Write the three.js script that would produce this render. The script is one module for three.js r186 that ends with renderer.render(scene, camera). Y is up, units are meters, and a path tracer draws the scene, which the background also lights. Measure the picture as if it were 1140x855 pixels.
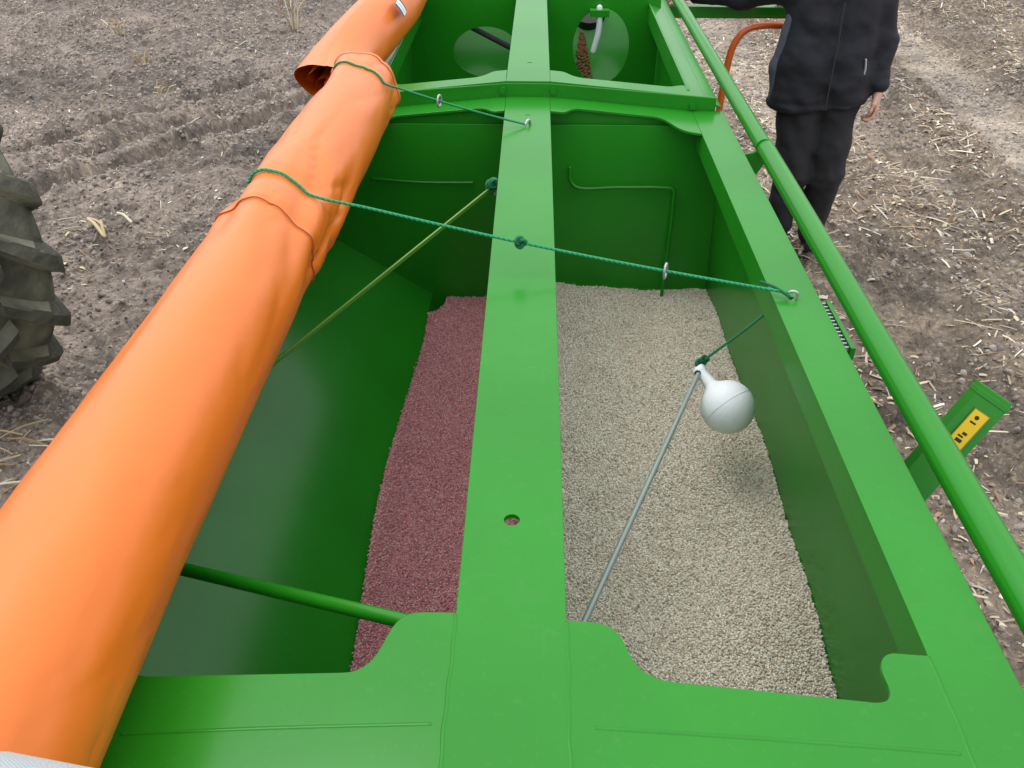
import * as THREE from 'three';
import { mergeGeometries, mergeVertices, toCreasedNormals } from 'three/addons/utils/BufferGeometryUtils.js';
import { RoundedBoxGeometry } from 'three/addons/geometries/RoundedBoxGeometry.js';

// ---------------------------------------------------------------- camera, sky, sun, exposure
const scene = new THREE.Scene();
const camera = new THREE.PerspectiveCamera(2 * Math.atan(427.5 / 1000) * 180 / Math.PI, 1024 / 768, 0.05, 400);
camera.position.set(0, 2.4, 0);
camera.rotation.order = 'YXZ';
camera.rotation.set(-34.9 * Math.PI / 180, 1.41 * Math.PI / 180, 0);
scene.add(camera);

const SUN = new THREE.Vector3(-0.35, 0.85, -0.30).normalize();
function makeSky() {                                   // bright, evenly overcast sky
  const w = 128, h = 64, d = new Float32Array(w * h * 4);
  for (let j = 0; j < h; j++) for (let i = 0; i < w; i++) {
    const el = (j + 0.5) / h * Math.PI - Math.PI / 2, az = (i + 0.5) / w * 2 * Math.PI - Math.PI;
    const dir = new THREE.Vector3(Math.cos(el) * Math.cos(az), Math.sin(el), Math.cos(el) * Math.sin(az));
    const up = Math.max(dir.y, 0), s = Math.max(dir.dot(SUN), 0);
    const cl = 0.06 * Math.sin(3 * az + 5 * el) + 0.04 * Math.sin(7 * az - 9 * el);
    let L = 1.0 + 0.55 * up + 0.5 * Math.pow(s, 5) + cl;
    if (dir.y < -0.02) L = 0.3;
    const k = (j * w + i) * 4;
    d[k] = L * 0.98; d[k + 1] = L; d[k + 2] = L * 1.03; d[k + 3] = 1;
  }
  const t = new THREE.DataTexture(d, w, h, THREE.RGBAFormat, THREE.FloatType);
  t.mapping = THREE.EquirectangularReflectionMapping; t.magFilter = THREE.LinearFilter; t.needsUpdate = true;
  return t;
}
const sky = makeSky();
scene.background = sky; scene.environment = sky;
const sun = new THREE.DirectionalLight(new THREE.Color(1, 0.95, 0.88), 0.75);
sun.position.copy(SUN).multiplyScalar(20).add(new THREE.Vector3(0, 0, -4)); sun.target.position.set(0, 0, -4);
sun.castShadow = true; sun.shadow.radius = 48; sun.shadow.mapSize.set(2048, 2048);
Object.assign(sun.shadow.camera, { left: -12, right: 12, top: 12, bottom: -12, near: 1, far: 50 });
scene.add(sun, sun.target);
const renderer = new THREE.WebGLRenderer({ antialias: true });
renderer.setSize(1024, 768);
renderer.toneMapping = THREE.LinearToneMapping;
renderer.toneMappingExposure = 1.2;
renderer.shadowMap.enabled = true;

// ---------------------------------------------------------------- helpers
let seed = 12345;
const rnd = () => { seed = (seed + 0x6D2B79F5) | 0; let t = Math.imul(seed ^ (seed >>> 15), 1 | seed); t = t + Math.imul(t ^ (t >>> 7), 61 | t) ^ t; return ((t ^ (t >>> 14)) >>> 0) / 4294967296; };
const rr = (a, b) => a + (b - a) * rnd();
const lerp = (a, b, t) => a + (b - a) * t;
const sstep = (a, b, x) => { const t = Math.min(1, Math.max(0, (x - a) / (b - a))); return t * t * (3 - 2 * t); };
const V = (x, y, z) => new THREE.Vector3(x, y, z);
function hash3(x, y, z) { let h = Math.imul(x, 374761393) ^ Math.imul(y, 668265263) ^ Math.imul(z, 2147483647 ^ 0x5bd1e995); h = Math.imul(h ^ (h >>> 13), 1274126177); return ((h ^ (h >>> 16)) >>> 0) / 4294967296; }
function vnoise(x, y, z = 0, per = 0) {
  const xi = Math.floor(x), yi = Math.floor(y), zi = Math.floor(z);
  let fx = x - xi, fy = y - yi, fz = z - zi;
  fx = fx * fx * (3 - 2 * fx); fy = fy * fy * (3 - 2 * fy); fz = fz * fz * (3 - 2 * fz);
  const m = per ? (v) => ((v % per) + per) % per : (v) => v;
  const x0 = m(xi), x1 = m(xi + 1), y0 = m(yi), y1 = m(yi + 1);
  const a = lerp(lerp(hash3(x0, y0, zi), hash3(x1, y0, zi), fx), lerp(hash3(x0, y1, zi), hash3(x1, y1, zi), fx), fy);
  if (fz === 0) return a;
  const b = lerp(lerp(hash3(x0, y0, zi + 1), hash3(x1, y0, zi + 1), fx), lerp(hash3(x0, y1, zi + 1), hash3(x1, y1, zi + 1), fx), fy);
  return lerp(a, b, fz);
}
function fbm(x, y, o = 4, z = 0) { let s = 0, a = 0.5; for (let i = 0; i < o; i++) { s += a * (vnoise(x, y, z + i * 17) - 0.5); x = x * 2.03 + 11.3; y = y * 2.03 + 7.7; a *= 0.5; } return s * 2; }
function tex(n, fn, srgb, rep = 1) {                    // fn(u, v) in 0..1 -> [r, g, b] 0..1
  const d = new Uint8Array(n * n * 4);
  for (let j = 0; j < n; j++) for (let i = 0; i < n; i++) {
    const c = fn(i / n, j / n), k = (j * n + i) * 4;
    for (let q = 0; q < 3; q++) d[k + q] = Math.max(0, Math.min(255, c[q] * 255)); d[k + 3] = 255;
  }
  const t = new THREE.DataTexture(d, n, n, THREE.RGBAFormat);
  t.wrapS = t.wrapT = THREE.RepeatWrapping; t.magFilter = THREE.LinearFilter; t.minFilter = THREE.LinearMipmapLinearFilter; t.generateMipmaps = true;
  if (srgb) t.colorSpace = THREE.SRGBColorSpace;
  t.repeat.set(rep, rep); t.needsUpdate = true; return t;
}
function pfbm(u, v, base, o) { let s = 0, a = 0.5, f = base; for (let i = 0; i < o; i++) { s += a * vnoise(u * f, v * f, i * 13, f); f *= 2; a *= 0.5; } return s / (1 - Math.pow(0.5, o)); }
function boxUV(g) {                                     // uv in metres from the dominant normal
  if (!g.attributes.normal) g.computeVertexNormals();
  const p = g.attributes.position, n = g.attributes.normal, uv = new Float32Array(p.count * 2);
  for (let i = 0; i < p.count; i++) {
    const ax = Math.abs(n.getX(i)), ay = Math.abs(n.getY(i)), az = Math.abs(n.getZ(i));
    if (ay >= ax && ay >= az) { uv[2 * i] = p.getX(i); uv[2 * i + 1] = p.getZ(i); }
    else if (ax >= az) { uv[2 * i] = p.getZ(i); uv[2 * i + 1] = p.getY(i); }
    else { uv[2 * i] = p.getX(i); uv[2 * i + 1] = p.getY(i); }
  }
  g.setAttribute('uv', new THREE.BufferAttribute(uv, 2)); return g;
}
const plain = (g) => { const q = g.index ? g.toNonIndexed() : g; for (const k of Object.keys(q.attributes)) if (!['position', 'normal', 'uv'].includes(k)) q.deleteAttribute(k); return q; };
const merge = (list) => mergeGeometries(list.map(plain));
const used = {};
function numbered(n) { if (used[n] === undefined) { used[n] = 0; return n; } used[n]++; return n + '_' + String(used[n]).padStart(3, '0'); }
function mesh(name, g, m, parent) {
  if (Array.isArray(g)) g = merge(g);
  const o = new THREE.Mesh(g, m); o.castShadow = o.receiveShadow = true; o.name = name; if (parent) parent.add(o); return o;
}
function tag(o, label, category, group, kind) { o.userData.label = label; o.userData.category = category; if (group) o.userData.group = group; if (kind) o.userData.kind = kind; return o; }
function thing(name, label, category, pos = [0, 0, 0], group) { const o = new THREE.Group(); o.name = numbered(name); o.position.set(...pos); scene.add(o); return tag(o, label, category, group); }
function slab(x0, x1, y0, y1, z0, z1, r = 0.0015) { const g = new RoundedBoxGeometry(Math.abs(x1 - x0), Math.abs(y1 - y0), Math.abs(z1 - z0), 1, r); g.translate((x0 + x1) / 2, (y0 + y1) / 2, (z0 + z1) / 2); return boxUV(g); }
function tube(pts, r, seg = 40, rad = 10, curved = true, cap = true) {
  const c = curved ? new THREE.CatmullRomCurve3(pts, false, 'centripetal') : polyline(pts);
  const g = new THREE.TubeGeometry(c, seg, r, rad, false); const list = [g];
  if (cap) for (const t of [0, 1]) { const s = new THREE.SphereGeometry(r, rad, 6); s.translate(...c.getPoint(t).toArray()); list.push(s); }
  return merge(list);
}
function polyline(pts) { const c = new THREE.CurvePath(); for (let i = 0; i + 1 < pts.length; i++) c.add(new THREE.LineCurve3(pts[i], pts[i + 1])); return c; }
function bar(a, b, w, h, r = 0.003) {                   // square bar between two points
  const d = b.clone().sub(a), g = new RoundedBoxGeometry(w, h, d.length(), 1, r);
  const m = new THREE.Matrix4().lookAt(b, a, Math.abs(d.y) > 0.9 * d.length() ? V(0, 0, 1) : V(0, 1, 0)); boxUV(g); g.applyMatrix4(m);
  g.translate(...a.clone().add(b).multiplyScalar(0.5).toArray()); return g;
}
function rod(a, b, r, rad = 12) { const d = b.clone().sub(a), g = new THREE.CylinderGeometry(r, r, d.length(), rad); g.applyQuaternion(new THREE.Quaternion().setFromUnitVectors(V(0, 1, 0), d.clone().normalize())); g.translate(...a.clone().add(b).multiplyScalar(0.5).toArray()); return g; }

// ---------------------------------------------------------------- materials
const bumpFine = tex(256, (u, v) => { const n = pfbm(u, v, 16, 4); return [n, n, n]; }, false, 4);
const paintMap = tex(512, (u, v) => {
  const n = pfbm(u, v, 3, 5), s = pfbm(u, v + 0.21, 90, 2), sc = sstep(0.965, 0.985, 1 - Math.abs(2 * pfbm(u, v, 5, 3) - 1)) * sstep(0.62, 0.7, pfbm(u + 0.5, v, 6, 3)), d = sstep(0.74, 0.84, s) * 0.16 + sc * 0.12;
  const k = 0.93 + 0.12 * n; return [lerp(0.115 * k, 0.4, d), lerp(0.485 * k, 0.5, d), lerp(0.09 * k, 0.36, d)];
}, true, 1.6);
const M = {};
M.green = new THREE.MeshPhysicalMaterial({ map: paintMap, roughness: 0.5, specularIntensity: 0.1, clearcoat: 0.56, clearcoatRoughness: 0.2, bumpMap: bumpFine, bumpScale: 0.0003 });
M.steel = new THREE.MeshStandardMaterial({ color: new THREE.Color().setRGB(0.45, 0.47, 0.48), metalness: 0.75, roughness: 0.45, bumpMap: bumpFine, bumpScale: 0.0004 });
M.dark = new THREE.MeshStandardMaterial({ color: new THREE.Color().setRGB(0.02, 0.022, 0.022), roughness: 0.7 });
M.cord = new THREE.MeshStandardMaterial({ color: new THREE.Color().setRGB(0.008, 0.27, 0.10), roughness: 0.6 });
M.cord.bumpMap = tex(32, (u, v) => { const q = 0.5 + 0.5 * Math.sin(2 * Math.PI * (u + v)); return [q, q, q]; }, false, 1); M.cord.bumpMap.repeat.set(120, 2); M.cord.bumpScale = 0.002;
M.rodGreen = new THREE.MeshPhysicalMaterial({ color: new THREE.Color().setRGB(0.09, 0.24, 0.02), roughness: 0.4, clearcoat: 0.4 });
M.orangePaint = new THREE.MeshPhysicalMaterial({ color: new THREE.Color().setRGB(0.66, 0.115, 0.012), roughness: 0.4, clearcoat: 0.5 });
const tarpBump = tex(512, (u, v) => { const n = pfbm(u, v, 6, 5), w = 0.5 + 0.25 * Math.sin(u * 2 * Math.PI * 96) + 0.25 * Math.sin(v * 2 * Math.PI * 96); const q = 0.95 * n + 0.01 * w; return [q, q, q]; }, false, 2);
M.tarp = new THREE.MeshPhysicalMaterial({ color: new THREE.Color().setRGB(0.68, 0.15, 0.008), roughness: 0.5, specularIntensity: 0.6, clearcoat: 0.55, clearcoatRoughness: 0.28, bumpMap: tarpBump, bumpScale: 0.003 });
M.seam = new THREE.MeshStandardMaterial({ color: new THREE.Color().setRGB(0.35, 0.07, 0.012), roughness: 0.7 });
M.float = new THREE.MeshPhysicalMaterial({ color: new THREE.Color().setRGB(0.74, 0.78, 0.80), roughness: 0.6, bumpMap: bumpFine, bumpScale: 0.0005 });

// ---------------------------------------------------------------- ground
function groundHeight(x, z) {
  let h = 0.05 * fbm(x * 0.9, z * 0.9, 3) + 0.038 * fbm(x * 4.5, z * 4.5 + 9, 4);
  const c = fbm(x * 13, z * 13 + 40, 3), c2 = vnoise(x * 31, z * 31, 5) - 0.5; h += 0.05 * Math.max(0, c) * 1.4 + 0.014 * c + 0.016 * c2 * (0.5 + c);
  h += 0.03 * Math.sin(x * 8.4 + 1.6 * fbm(x, z, 2)) * sstep(1, 2, x);
  const t1 = Math.abs(x - 3.65 - 0.15 * Math.sin(z * 0.5)), k1 = 1 - sstep(0.12, 0.3, t1);          // smooth pressed tracks on the right
  const t2 = Math.abs(x - 1.95 - 0.12 * (z + 9)), k2 = (1 - sstep(0.2, 0.5, t2)) * sstep(-6.5, -7.5, z);
  const k = Math.max(k1, k2); h = h * (1 - 0.8 * k) - 0.02 * k;
  const u = (x + 3.43) * 0.807 + (z + 6.08) * 0.59;                                                    // two ruts crossing on the left
  for (const o of [-0.45, 0, 0.34]) { const q = Math.abs(u - o - 0.03 * Math.sin(z * 3)); if (x < -1) h -= 0.13 * (1 - sstep(0.03, 0.13, q)) * sstep(-10, -8.5, z); if (x < -1) h += 0.03 * Math.exp(-Math.pow((q - 0.2) / 0.06, 2)); }
  h -= 0.05 * (1 - sstep(0.1, 0.36, Math.abs(z + 3.25))) * (1 - sstep(-3.4, -2.2, x));
  return h;
}
const soilMap = tex(1024, (u, v) => {
  const a = pfbm(u, v, 6, 6), b = pfbm(u + 0.3, v + 0.1, 48, 3), c = pfbm(u, v + 0.6, 100, 2);
  let k = 0.86 + 0.55 * (a - 0.5) + 0.45 * (b - 0.5); const l = sstep(0.66, 0.76, c);
  return [lerp(0.50 * k, 0.66, l * 0.5), lerp(0.45 * k, 0.6, l * 0.5), lerp(0.41 * k, 0.5, l * 0.5)];
}, true, 1);
const soilBump = tex(1024, (u, v) => { const a = pfbm(u, v, 10, 6), b = pfbm(u + 0.3, v + 0.1, 60, 3); const q = 0.55 * a + 0.45 * b; return [q, q, q]; }, false, 1);
M.soil = new THREE.MeshStandardMaterial({ map: soilMap, bumpMap: soilBump, bumpScale: 0.06, roughness: 0.95, vertexColors: true });
{
  const axis = (lo, hi, st) => { const a = []; for (let v = lo; v <= hi + 1e-6; v += st) a.push(v); let s = st; while (a[a.length - 1] < 150) { s *= 1.35; a.push(a[a.length - 1] + s); } s = st; while (a[0] > -150) { s *= 1.35; a.unshift(a[0] - s); } return a; };
  const xs = axis(-7.2, 7.2, 0.023), zs = axis(-12.8, -0.8, 0.023), nx = xs.length, nz = zs.length;
  const P = new Float32Array(nx * nz * 3), U = new Float32Array(nx * nz * 2), C = new Float32Array(nx * nz * 3), I = [];
  for (let j = 0; j < nz; j++) for (let i = 0; i < nx; i++) {
    const k = j * nx + i, x = xs[i], z = zs[j]; P[3 * k] = x; P[3 * k + 1] = groundHeight(x, z); P[3 * k + 2] = z;
    U[2 * k] = x / 1.6 + 0.07 * fbm(x * 0.4, z * 0.4, 2); U[2 * k + 1] = z / 1.6;
    let g = 1.08 + 0.5 * fbm(x * 0.6, z * 0.6 + 3, 3) + 0.35 * fbm(x * 3, z * 3, 3);
    const t1 = Math.abs(x - 3.65 - 0.15 * Math.sin(z * 0.5)), t2 = Math.abs(x - 1.95 - 0.12 * (z + 9));
    const dry = Math.max(1 - sstep(0.1, 0.34, t1), (1 - sstep(0.2, 0.6, t2)) * sstep(-6.5, -7.5, z)); g += dry * 0.85;   // trodden dry crust
    const left = 1 - sstep(-1.5, 0.5, x);
    C[3 * k] = g * (lerp(1.02, 1.08, left) - 0.06 * dry); C[3 * k + 1] = g * lerp(1.0, 1.09, left); C[3 * k + 2] = g * (lerp(0.94, 1.12, left) + 0.05 * dry);
    if (i + 1 < nx && j + 1 < nz) I.push(k, k + nx, k + 1, k + 1, k + nx, k + nx + 1);
  }
  const g = new THREE.BufferGeometry(); g.setAttribute('position', new THREE.BufferAttribute(P, 3)); g.setAttribute('uv', new THREE.BufferAttribute(U, 2)); g.setAttribute('color', new THREE.BufferAttribute(C, 3)); g.setIndex(I); g.computeVertexNormals();
  const o = mesh('ground', g, M.soil, scene); tag(o, 'bare clodded brown field soil with pressed tracks', 'ground', null, 'structure');
}

// ---------------------------------------------------------------- seed drill: hopper frame
const XC = -0.0215, BL = -0.0965, BR = 0.0535, YB = 1.445, YR = 1.40;      // centre beam edges, beam and rim heights
const RIL = -0.542, ROL = -0.65, RIR = 0.545, ROR = 0.65;                    // rim inner and outer edges
const roofY = (x) => x < BL ? lerp(YB, YR, Math.min(1, (BL - x) / (BL - RIL))) : x > BR ? lerp(YB, YR, Math.min(1, (x - BR) / (RIR - BR))) : YB;
function plate(shape, thick, yFn, holes) {              // a sheet drawn in (x, z), laid at height yFn(x)
  if (holes) shape.holes.push(...holes);
  const g = new THREE.ExtrudeGeometry(shape, { depth: thick, bevelEnabled: true, bevelThickness: 0.0012, bevelSize: 0.0012, bevelOffset: -0.0012, bevelSegments: 2, curveSegments: 14 });
  g.rotateX(Math.PI / 2);                              // (x, y) -> (x, z), depth -> -y
  const p = g.attributes.position; for (let i = 0; i < p.count; i++) p.setY(i, p.getY(i) - 0.0012 + yFn(p.getX(i)));
  g.computeVertexNormals(); return boxUV(plain(g));
}
const path = (pts) => { const s = new THREE.Shape(); s.moveTo(...pts[0]); for (const q of pts.slice(1)) { if (q.length === 2) s.lineTo(...q); else s.bezierCurveTo(...q); } s.closePath(); return s; };
const circ = (x, z, rx, rz = rx) => { const h = new THREE.Path(); h.absellipse(x, z, rx, rz, 0, Math.PI * 2, true); return h; };

const drill = thing('seed_drill', 'open green steel seed drill hopper with centre beam and two product chambers', 'seed drill');
const T = 0.006;
// centre beam with folded sides
const beam = mesh('centre_beam', [plate(path([[BL, -0.3], [BR, -0.3], [BR, -3.096], [BL, -3.096]]), T, () => YB, [circ(-0.025, -1.006, 0.0135), circ(-0.02, -2.90, 0.011, 0.004), circ(-0.022, -2.83, 0.011, 0.005)]),
  slab(BL + 0.0005, BL + 0.006, YB - 0.075, YB - 0.0075, -3.096, -0.3), slab(BR - 0.006, BR - 0.0005, YB - 0.075, YB - 0.0075, -3.096, -0.3)], M.green, drill);
// front plates with gussets, sloping down from the beam
const lay = (pts) => pts.map((q) => q.map((v, i) => (i % 2 && v < -0.31 ? v * (2.4 - roofY(q[i - 1])) : v)));
const frontL = path(lay([[BL - 0.0006, -0.3], [BL - 0.0006, -0.862], [-0.138, -0.862], [-0.172, -0.862, -0.178, -0.845, -0.188, -0.815], [-0.196, -0.785, -0.205, -0.757, -0.24, -0.756], [-0.495, -0.744], [-0.524, -0.744, RIL + 0.004, -0.752, RIL + 0.0006, -0.78], [RIL + 0.0006, -0.3]]));
const frontR = path(lay([[BR + 0.0006, -0.3], [BR + 0.0006, -0.852], [0.085, -0.85], [0.118, -0.846, 0.126, -0.83, 0.134, -0.80], [0.141, -0.775, 0.155, -0.756, 0.19, -0.752], [0.445, -0.727], [0.472, -0.726, 0.474, -0.742, 0.472, -0.762], [0.469, -0.785, 0.478, -0.806, 0.50, -0.806], [RIR - 0.0006, -0.803], [RIR - 0.0006, -0.3]]));
const stripe = (x0, x1, z) => slab(x0, x1, -0.0015, 0.0035, z - 0.003, z + 0.003);
function frontPlate(shape, x0, x1) {
  const p = mesh('front_plate', plate(shape, T, roofY), M.green, drill);
  const bead = tube([V(x0, roofY(x0) - 0.0032, -0.652), V((x0 + x1) / 2, roofY((x0 + x1) / 2) - 0.0032, -0.655), V(x1, roofY(x1) - 0.0032, -0.655)], 0.0045, 20, 6);
  mesh('pressed_bead', bead, M.green, p); return p;
}
frontPlate(frontL, -0.115, -0.5); frontPlate(frontR, 0.085, 0.53);
// weld seams at both sides of the beam on the front plate
for (const [x, z0, z1] of [[BL, -0.818, -0.5], [BR, -0.808, -0.5], [RIR, -0.80, -0.4]]) {
  const pts = []; for (let i = 0; i <= 24; i++) pts.push(V(x + 0.0006 * Math.sin(i * 1.3) + 0.0008 * Math.sin(i * 0.37), roofY(x) - 0.004, lerp(z0, z1, i / 24))); mesh('weld_seam', tube(pts, 0.0055, 48, 6), M.green, drill);
}
// side rims with turned-down lips
function sideRim(x0, x1, lipX, holes) {
  const r = mesh('side_rim', plate(path([[x0, -0.3], [x1, -0.3], [x1, -3.096], [x0, -3.096]]), T, () => YR, holes), M.green, drill);
  const xo = lipX === x1 ? x0 : x1, s = lipX > 0 ? 1 : -1;
  mesh('inner_lip', slab(lipX + s * 0.0004, lipX + s * 0.0055, lipX > 0 ? 1.325 : 1.372, YR - 0.0072, -3.0, -0.74), M.green, r);
  return r;
}
sideRim(RIR, ROR, RIR, [circ(0.588, -1.785, 0.011, 0.008)]); sideRim(ROL, RIL, RIL, []);
// far cross beam: near flange, upright face, lip below
const farL = path([[BL - 0.0006, -3.096], [BL - 0.0006, -2.945], [-0.125, -2.945], [-0.15, -2.945, -0.15, -2.99, -0.19, -2.995], [-0.45, -2.998], [-0.50, -2.998, -0.50, -2.93, RIL + 0.0006, -2.925], [RIL + 0.0006, -3.096]]);
const farR = path([[BR + 0.0006, -3.096], [BR + 0.0006, -2.945], [0.09, -2.945], [0.115, -2.945, 0.115, -2.99, 0.15, -2.998], [0.40, -2.995], [0.46, -2.99, 0.45, -2.875, 0.52, -2.87], [RIR - 0.0006, -2.865], [RIR - 0.0006, -3.096]]);
for (const [s, x0, x1] of [[farL, BL, RIL], [farR, BR, RIR]]) {
  const f = mesh('cross_flange', plate(s, T, roofY), M.green, drill);
  const sh = new THREE.Shape(); sh.moveTo(x0, roofY(x0) - 0.0075); sh.lineTo(x1, roofY(x1) - 0.0075); sh.lineTo(x1, 1.30); sh.lineTo(x0, 1.30); sh.closePath();
  const g = new THREE.ExtrudeGeometry(sh, { depth: 0.005, bevelEnabled: false }); g.translate(0, 0, -3.02); boxUV(g); mesh('cross_lip', g, M.green, f);
}
function roofPrism(xa, xb, lo, hi, z0, z1) {            // upright band that follows the roof line
  const xs = [xa, BL, BR, xb], sh = new THREE.Shape();
  xs.forEach((x, i) => i ? sh.lineTo(x, roofY(x) + hi) : sh.moveTo(x, roofY(x) + hi)); [...xs].reverse().forEach((x) => sh.lineTo(x, roofY(x) + lo)); sh.closePath();
  const g = new THREE.ExtrudeGeometry(sh, { depth: Math.abs(z1 - z0) - 0.006, bevelEnabled: true, bevelSize: 0.003, bevelThickness: 0.003, bevelOffset: -0.003, bevelSegments: 2 }); g.translate(0, 0, Math.min(z0, z1) + 0.003); return boxUV(plain(g));
}
const face = mesh('cross_beam_face', roofPrism(ROL + 0.01, 0.625, -0.03, 0.044, -3.098, -3.108), M.green, drill);
for (const [x, y] of [[BL - 0.012, 0.026], [BR + 0.012, 0.026], [0.545, 0.02], [-0.545, 0.02]]) { const g = new THREE.CylinderGeometry(0.012, 0.012, 0.012, 6); g.rotateX(Math.PI / 2); g.translate(x, roofY(x) + y - 0.004, -3.094); mesh('bolt', g, M.green, face); }
// raised frame of the far hopper
const UP = 0.05, YF = (x) => roofY(x) + UP, ZF = -4.75;
const backStrip = (s, x0, x1) => mesh('cross_flange', plate(path([[x0, -3.102], [x0, -3.235], [x0 + s * 0.035, -3.235], [x0 + s * 0.065, -3.235, x0 + s * 0.065, -3.185, x0 + s * 0.12, -3.18], [x1 - s * 0.09, -3.18], [x1 - s * 0.05, -3.18, x1 - s * 0.05, -3.215, x1, -3.215], [x1, -3.102]]), T, YF), M.green, drill);
backStrip(-1, BL - 0.0006, RIL); backStrip(1, BR + 0.0006, RIR);
mesh('centre_beam', [plate(path([[BL, -3.102], [BR, -3.102], [BR - 0.004, -6.2], [BL + 0.022, -6.2]]), T, () => YB + UP, [circ(-0.018, -3.33, 0.011, 0.005)]),
  slab(BL + 0.024, BL + 0.03, YB - 0.02, YB + UP - 0.0075, -6.2, -3.11), slab(BR - 0.011, BR - 0.005, YB - 0.02, YB + UP - 0.0075, -6.2, -3.11)], M.green, drill);
for (const s of [-1, 1]) {
  const xi = s < 0 ? RIL - 0.003 : RIR - 0.01, xo = s < 0 ? ROL : ROR - 0.005;
  const r = mesh('side_rim', plate(path([[xi, -3.102], [xo, -3.102], [xo, -6.2], [xi, -6.2]].map((q) => q)), T, (x) => YR + UP - 0.35 * Math.max(0, Math.abs(x - xi) - 0.004)), M.green, drill);
  mesh('inner_lip', slab(xi - s * 0.002, xi + s * 0.004, YR + UP - 0.085, YR + UP - 0.004, -6.2, -3.2), M.green, r);
  mesh('lip_edge', tube([V(xi, YR + UP, -3.16), V(xi, YR + UP, -6.2)], 0.005, 2, 8, false), M.green, r);
}
// ---- hopper bodies (walls of thin sheet)
function wallStrip(prof, z0, z1, t = 0.004) {           // profile polyline in (x, y) pulled along z
  const P = []; const n = prof.length;
  const out = []; for (let i = 0; i < n; i++) { const a = prof[Math.max(0, i - 1)], b = prof[Math.min(n - 1, i + 1)], dx = b[0] - a[0], dy = b[1] - a[1], l = Math.hypot(dx, dy); out.push([prof[i][0] + dy / l * t, prof[i][1] - dx / l * t]); }
  const sh = new THREE.Shape(); [...prof, ...out.reverse()].forEach((q, i) => i ? sh.lineTo(...q) : sh.moveTo(...q)); sh.closePath();
  const g = new THREE.ExtrudeGeometry(sh, { depth: Math.abs(z1 - z0), bevelEnabled: false }); g.translate(0, 0, Math.min(z0, z1)); return boxUV(plain(g));
}
const LW = [[-0.645, 1.391], [-0.655, 1.34], [-0.742, 0.99], [-0.37, 0.765], [-0.30, 0.60], [0.03, 0.56]];
mesh('hopper_wall', wallStrip([...LW].reverse(), -2.99, -0.4), M.green, drill);
mesh('hopper_wall', wallStrip([[0.642, 1.391], [0.642, 0.80], [0.60, 0.70], [0.50, 0.60], [0.04, 0.56]], -2.99, -0.4, -0.004), M.green, drill);
mesh('divider_wall', slab(0.03, 0.036, 0.56, 1.43, -2.985, -0.4), M.green, drill);
function farWall(z, y0, y1, tilt, x0, x1) { const g = slab(x0, x1, y0, y1, -0.003, 0.003); g.translate(0, -y1, 0); g.rotateX(tilt); g.translate(0, y1, z); return g; }
mesh('end_wall', farWall(-3.0, 0.56, 1.38, -0.13, -0.735, 0.64), M.green, drill);
mesh('end_wall', slab(-0.735, 0.64, 0.56, 1.385, -0.402, -0.396), M.green, drill);
// far hopper body
mesh('hopper_wall', wallStrip([[0.02, 0.70], [-0.2, 0.75], [-0.60, 1.0], [-0.62, 1.43]], -6.2, -3.12), M.green, drill);
mesh('hopper_wall', wallStrip([[0.60, 1.43], [0.60, 1.0], [0.2, 0.75], [0.02, 0.70]], -6.2, -3.12), M.green, drill);
{
  const sh = path([[-0.60, 0.72], [0.59, 0.72], [0.59, 1.475], [-0.60, 1.475]]);
  sh.holes.push(circ(-0.235, 1.226, 0.16, 0.118), circ(0.318, 1.255, 0.135, 0.175));
  const g = new THREE.ExtrudeGeometry(sh, { depth: 0.005, bevelEnabled: false, curveSegments: 40 }); g.translate(0, 0, -4.5); mesh('partition_wall', boxUV(plain(g)), M.green, drill);
  mesh('baffle_plate', [bar(V(-0.33, 1.0, -4.56), V(-0.33, 1.42, -4.86), 0.5, 0.004), bar(V(0.33, 1.0, -4.56), V(0.33, 1.43, -4.86), 0.48, 0.004)], M.green, drill);
  mesh('agitator_shaft', [rod(V(-0.36, 1.36, -4.53), V(0.02, 1.17, -4.53), 0.014)], M.dark, drill);
  mesh('linkage_bar', [bar(V(-0.30, 1.385, -4.54), V(0.02, 1.27, -4.54), 0.012, 0.012)], M.rodGreen, drill);
  const port = new THREE.CylinderGeometry(0.085, 0.085, 0.05, 28); port.rotateX(Math.PI / 2 - 0.96); port.translate(0.27, 1.34, -4.80); mesh('outlet_port', port, M.dark, drill);
}
mesh('end_wall', slab(-0.60, 0.60, 0.72, 1.44, -6.21, -6.2), M.green, drill);
mesh('end_wall', slab(-0.60, 0.60, 0.72, 1.40, -3.125, -3.12), M.green, drill);
{
  const res = []; for (let i = 0; i < 420; i++) { const t = rnd(), g = new THREE.IcosahedronGeometry(rr(0.002, 0.007), 0); const y = lerp(1.06, 1.25, t), z = lerp(-4.598, -4.731, t); g.translate(0.235 + rr(-0.03, 0.045) * (1.25 - t), y + 0.012, z); res.push(plain(g)); }
  const o = mesh('seed_residue', mergeGeometries(res), new THREE.MeshStandardMaterial({ color: new THREE.Color().setRGB(0.17, 0.065, 0.03), roughness: 0.95 }), scene); tag(o, 'rust brown seed residue under round port in far hopper', 'residue', null, 'stuff');
}
{
  const h = mesh('vent_hose', tube([V(0.30, 1.44, -4.46), V(0.302, 1.40, -4.45), V(0.298, 1.33, -4.44), V(0.278, 1.25, -4.43)], 0.014, 24, 12), new THREE.MeshPhysicalMaterial({ color: new THREE.Color().setRGB(0.5, 0.56, 0.58), roughness: 0.35, clearcoat: 0.3 }), drill);
  h.userData.label = 'short pale plastic hose hanging in far hopper';
  mesh('hose_clamp', slab(0.255, 0.345, 1.405, 1.435, -4.475, -4.43), M.green, h);
}
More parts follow.
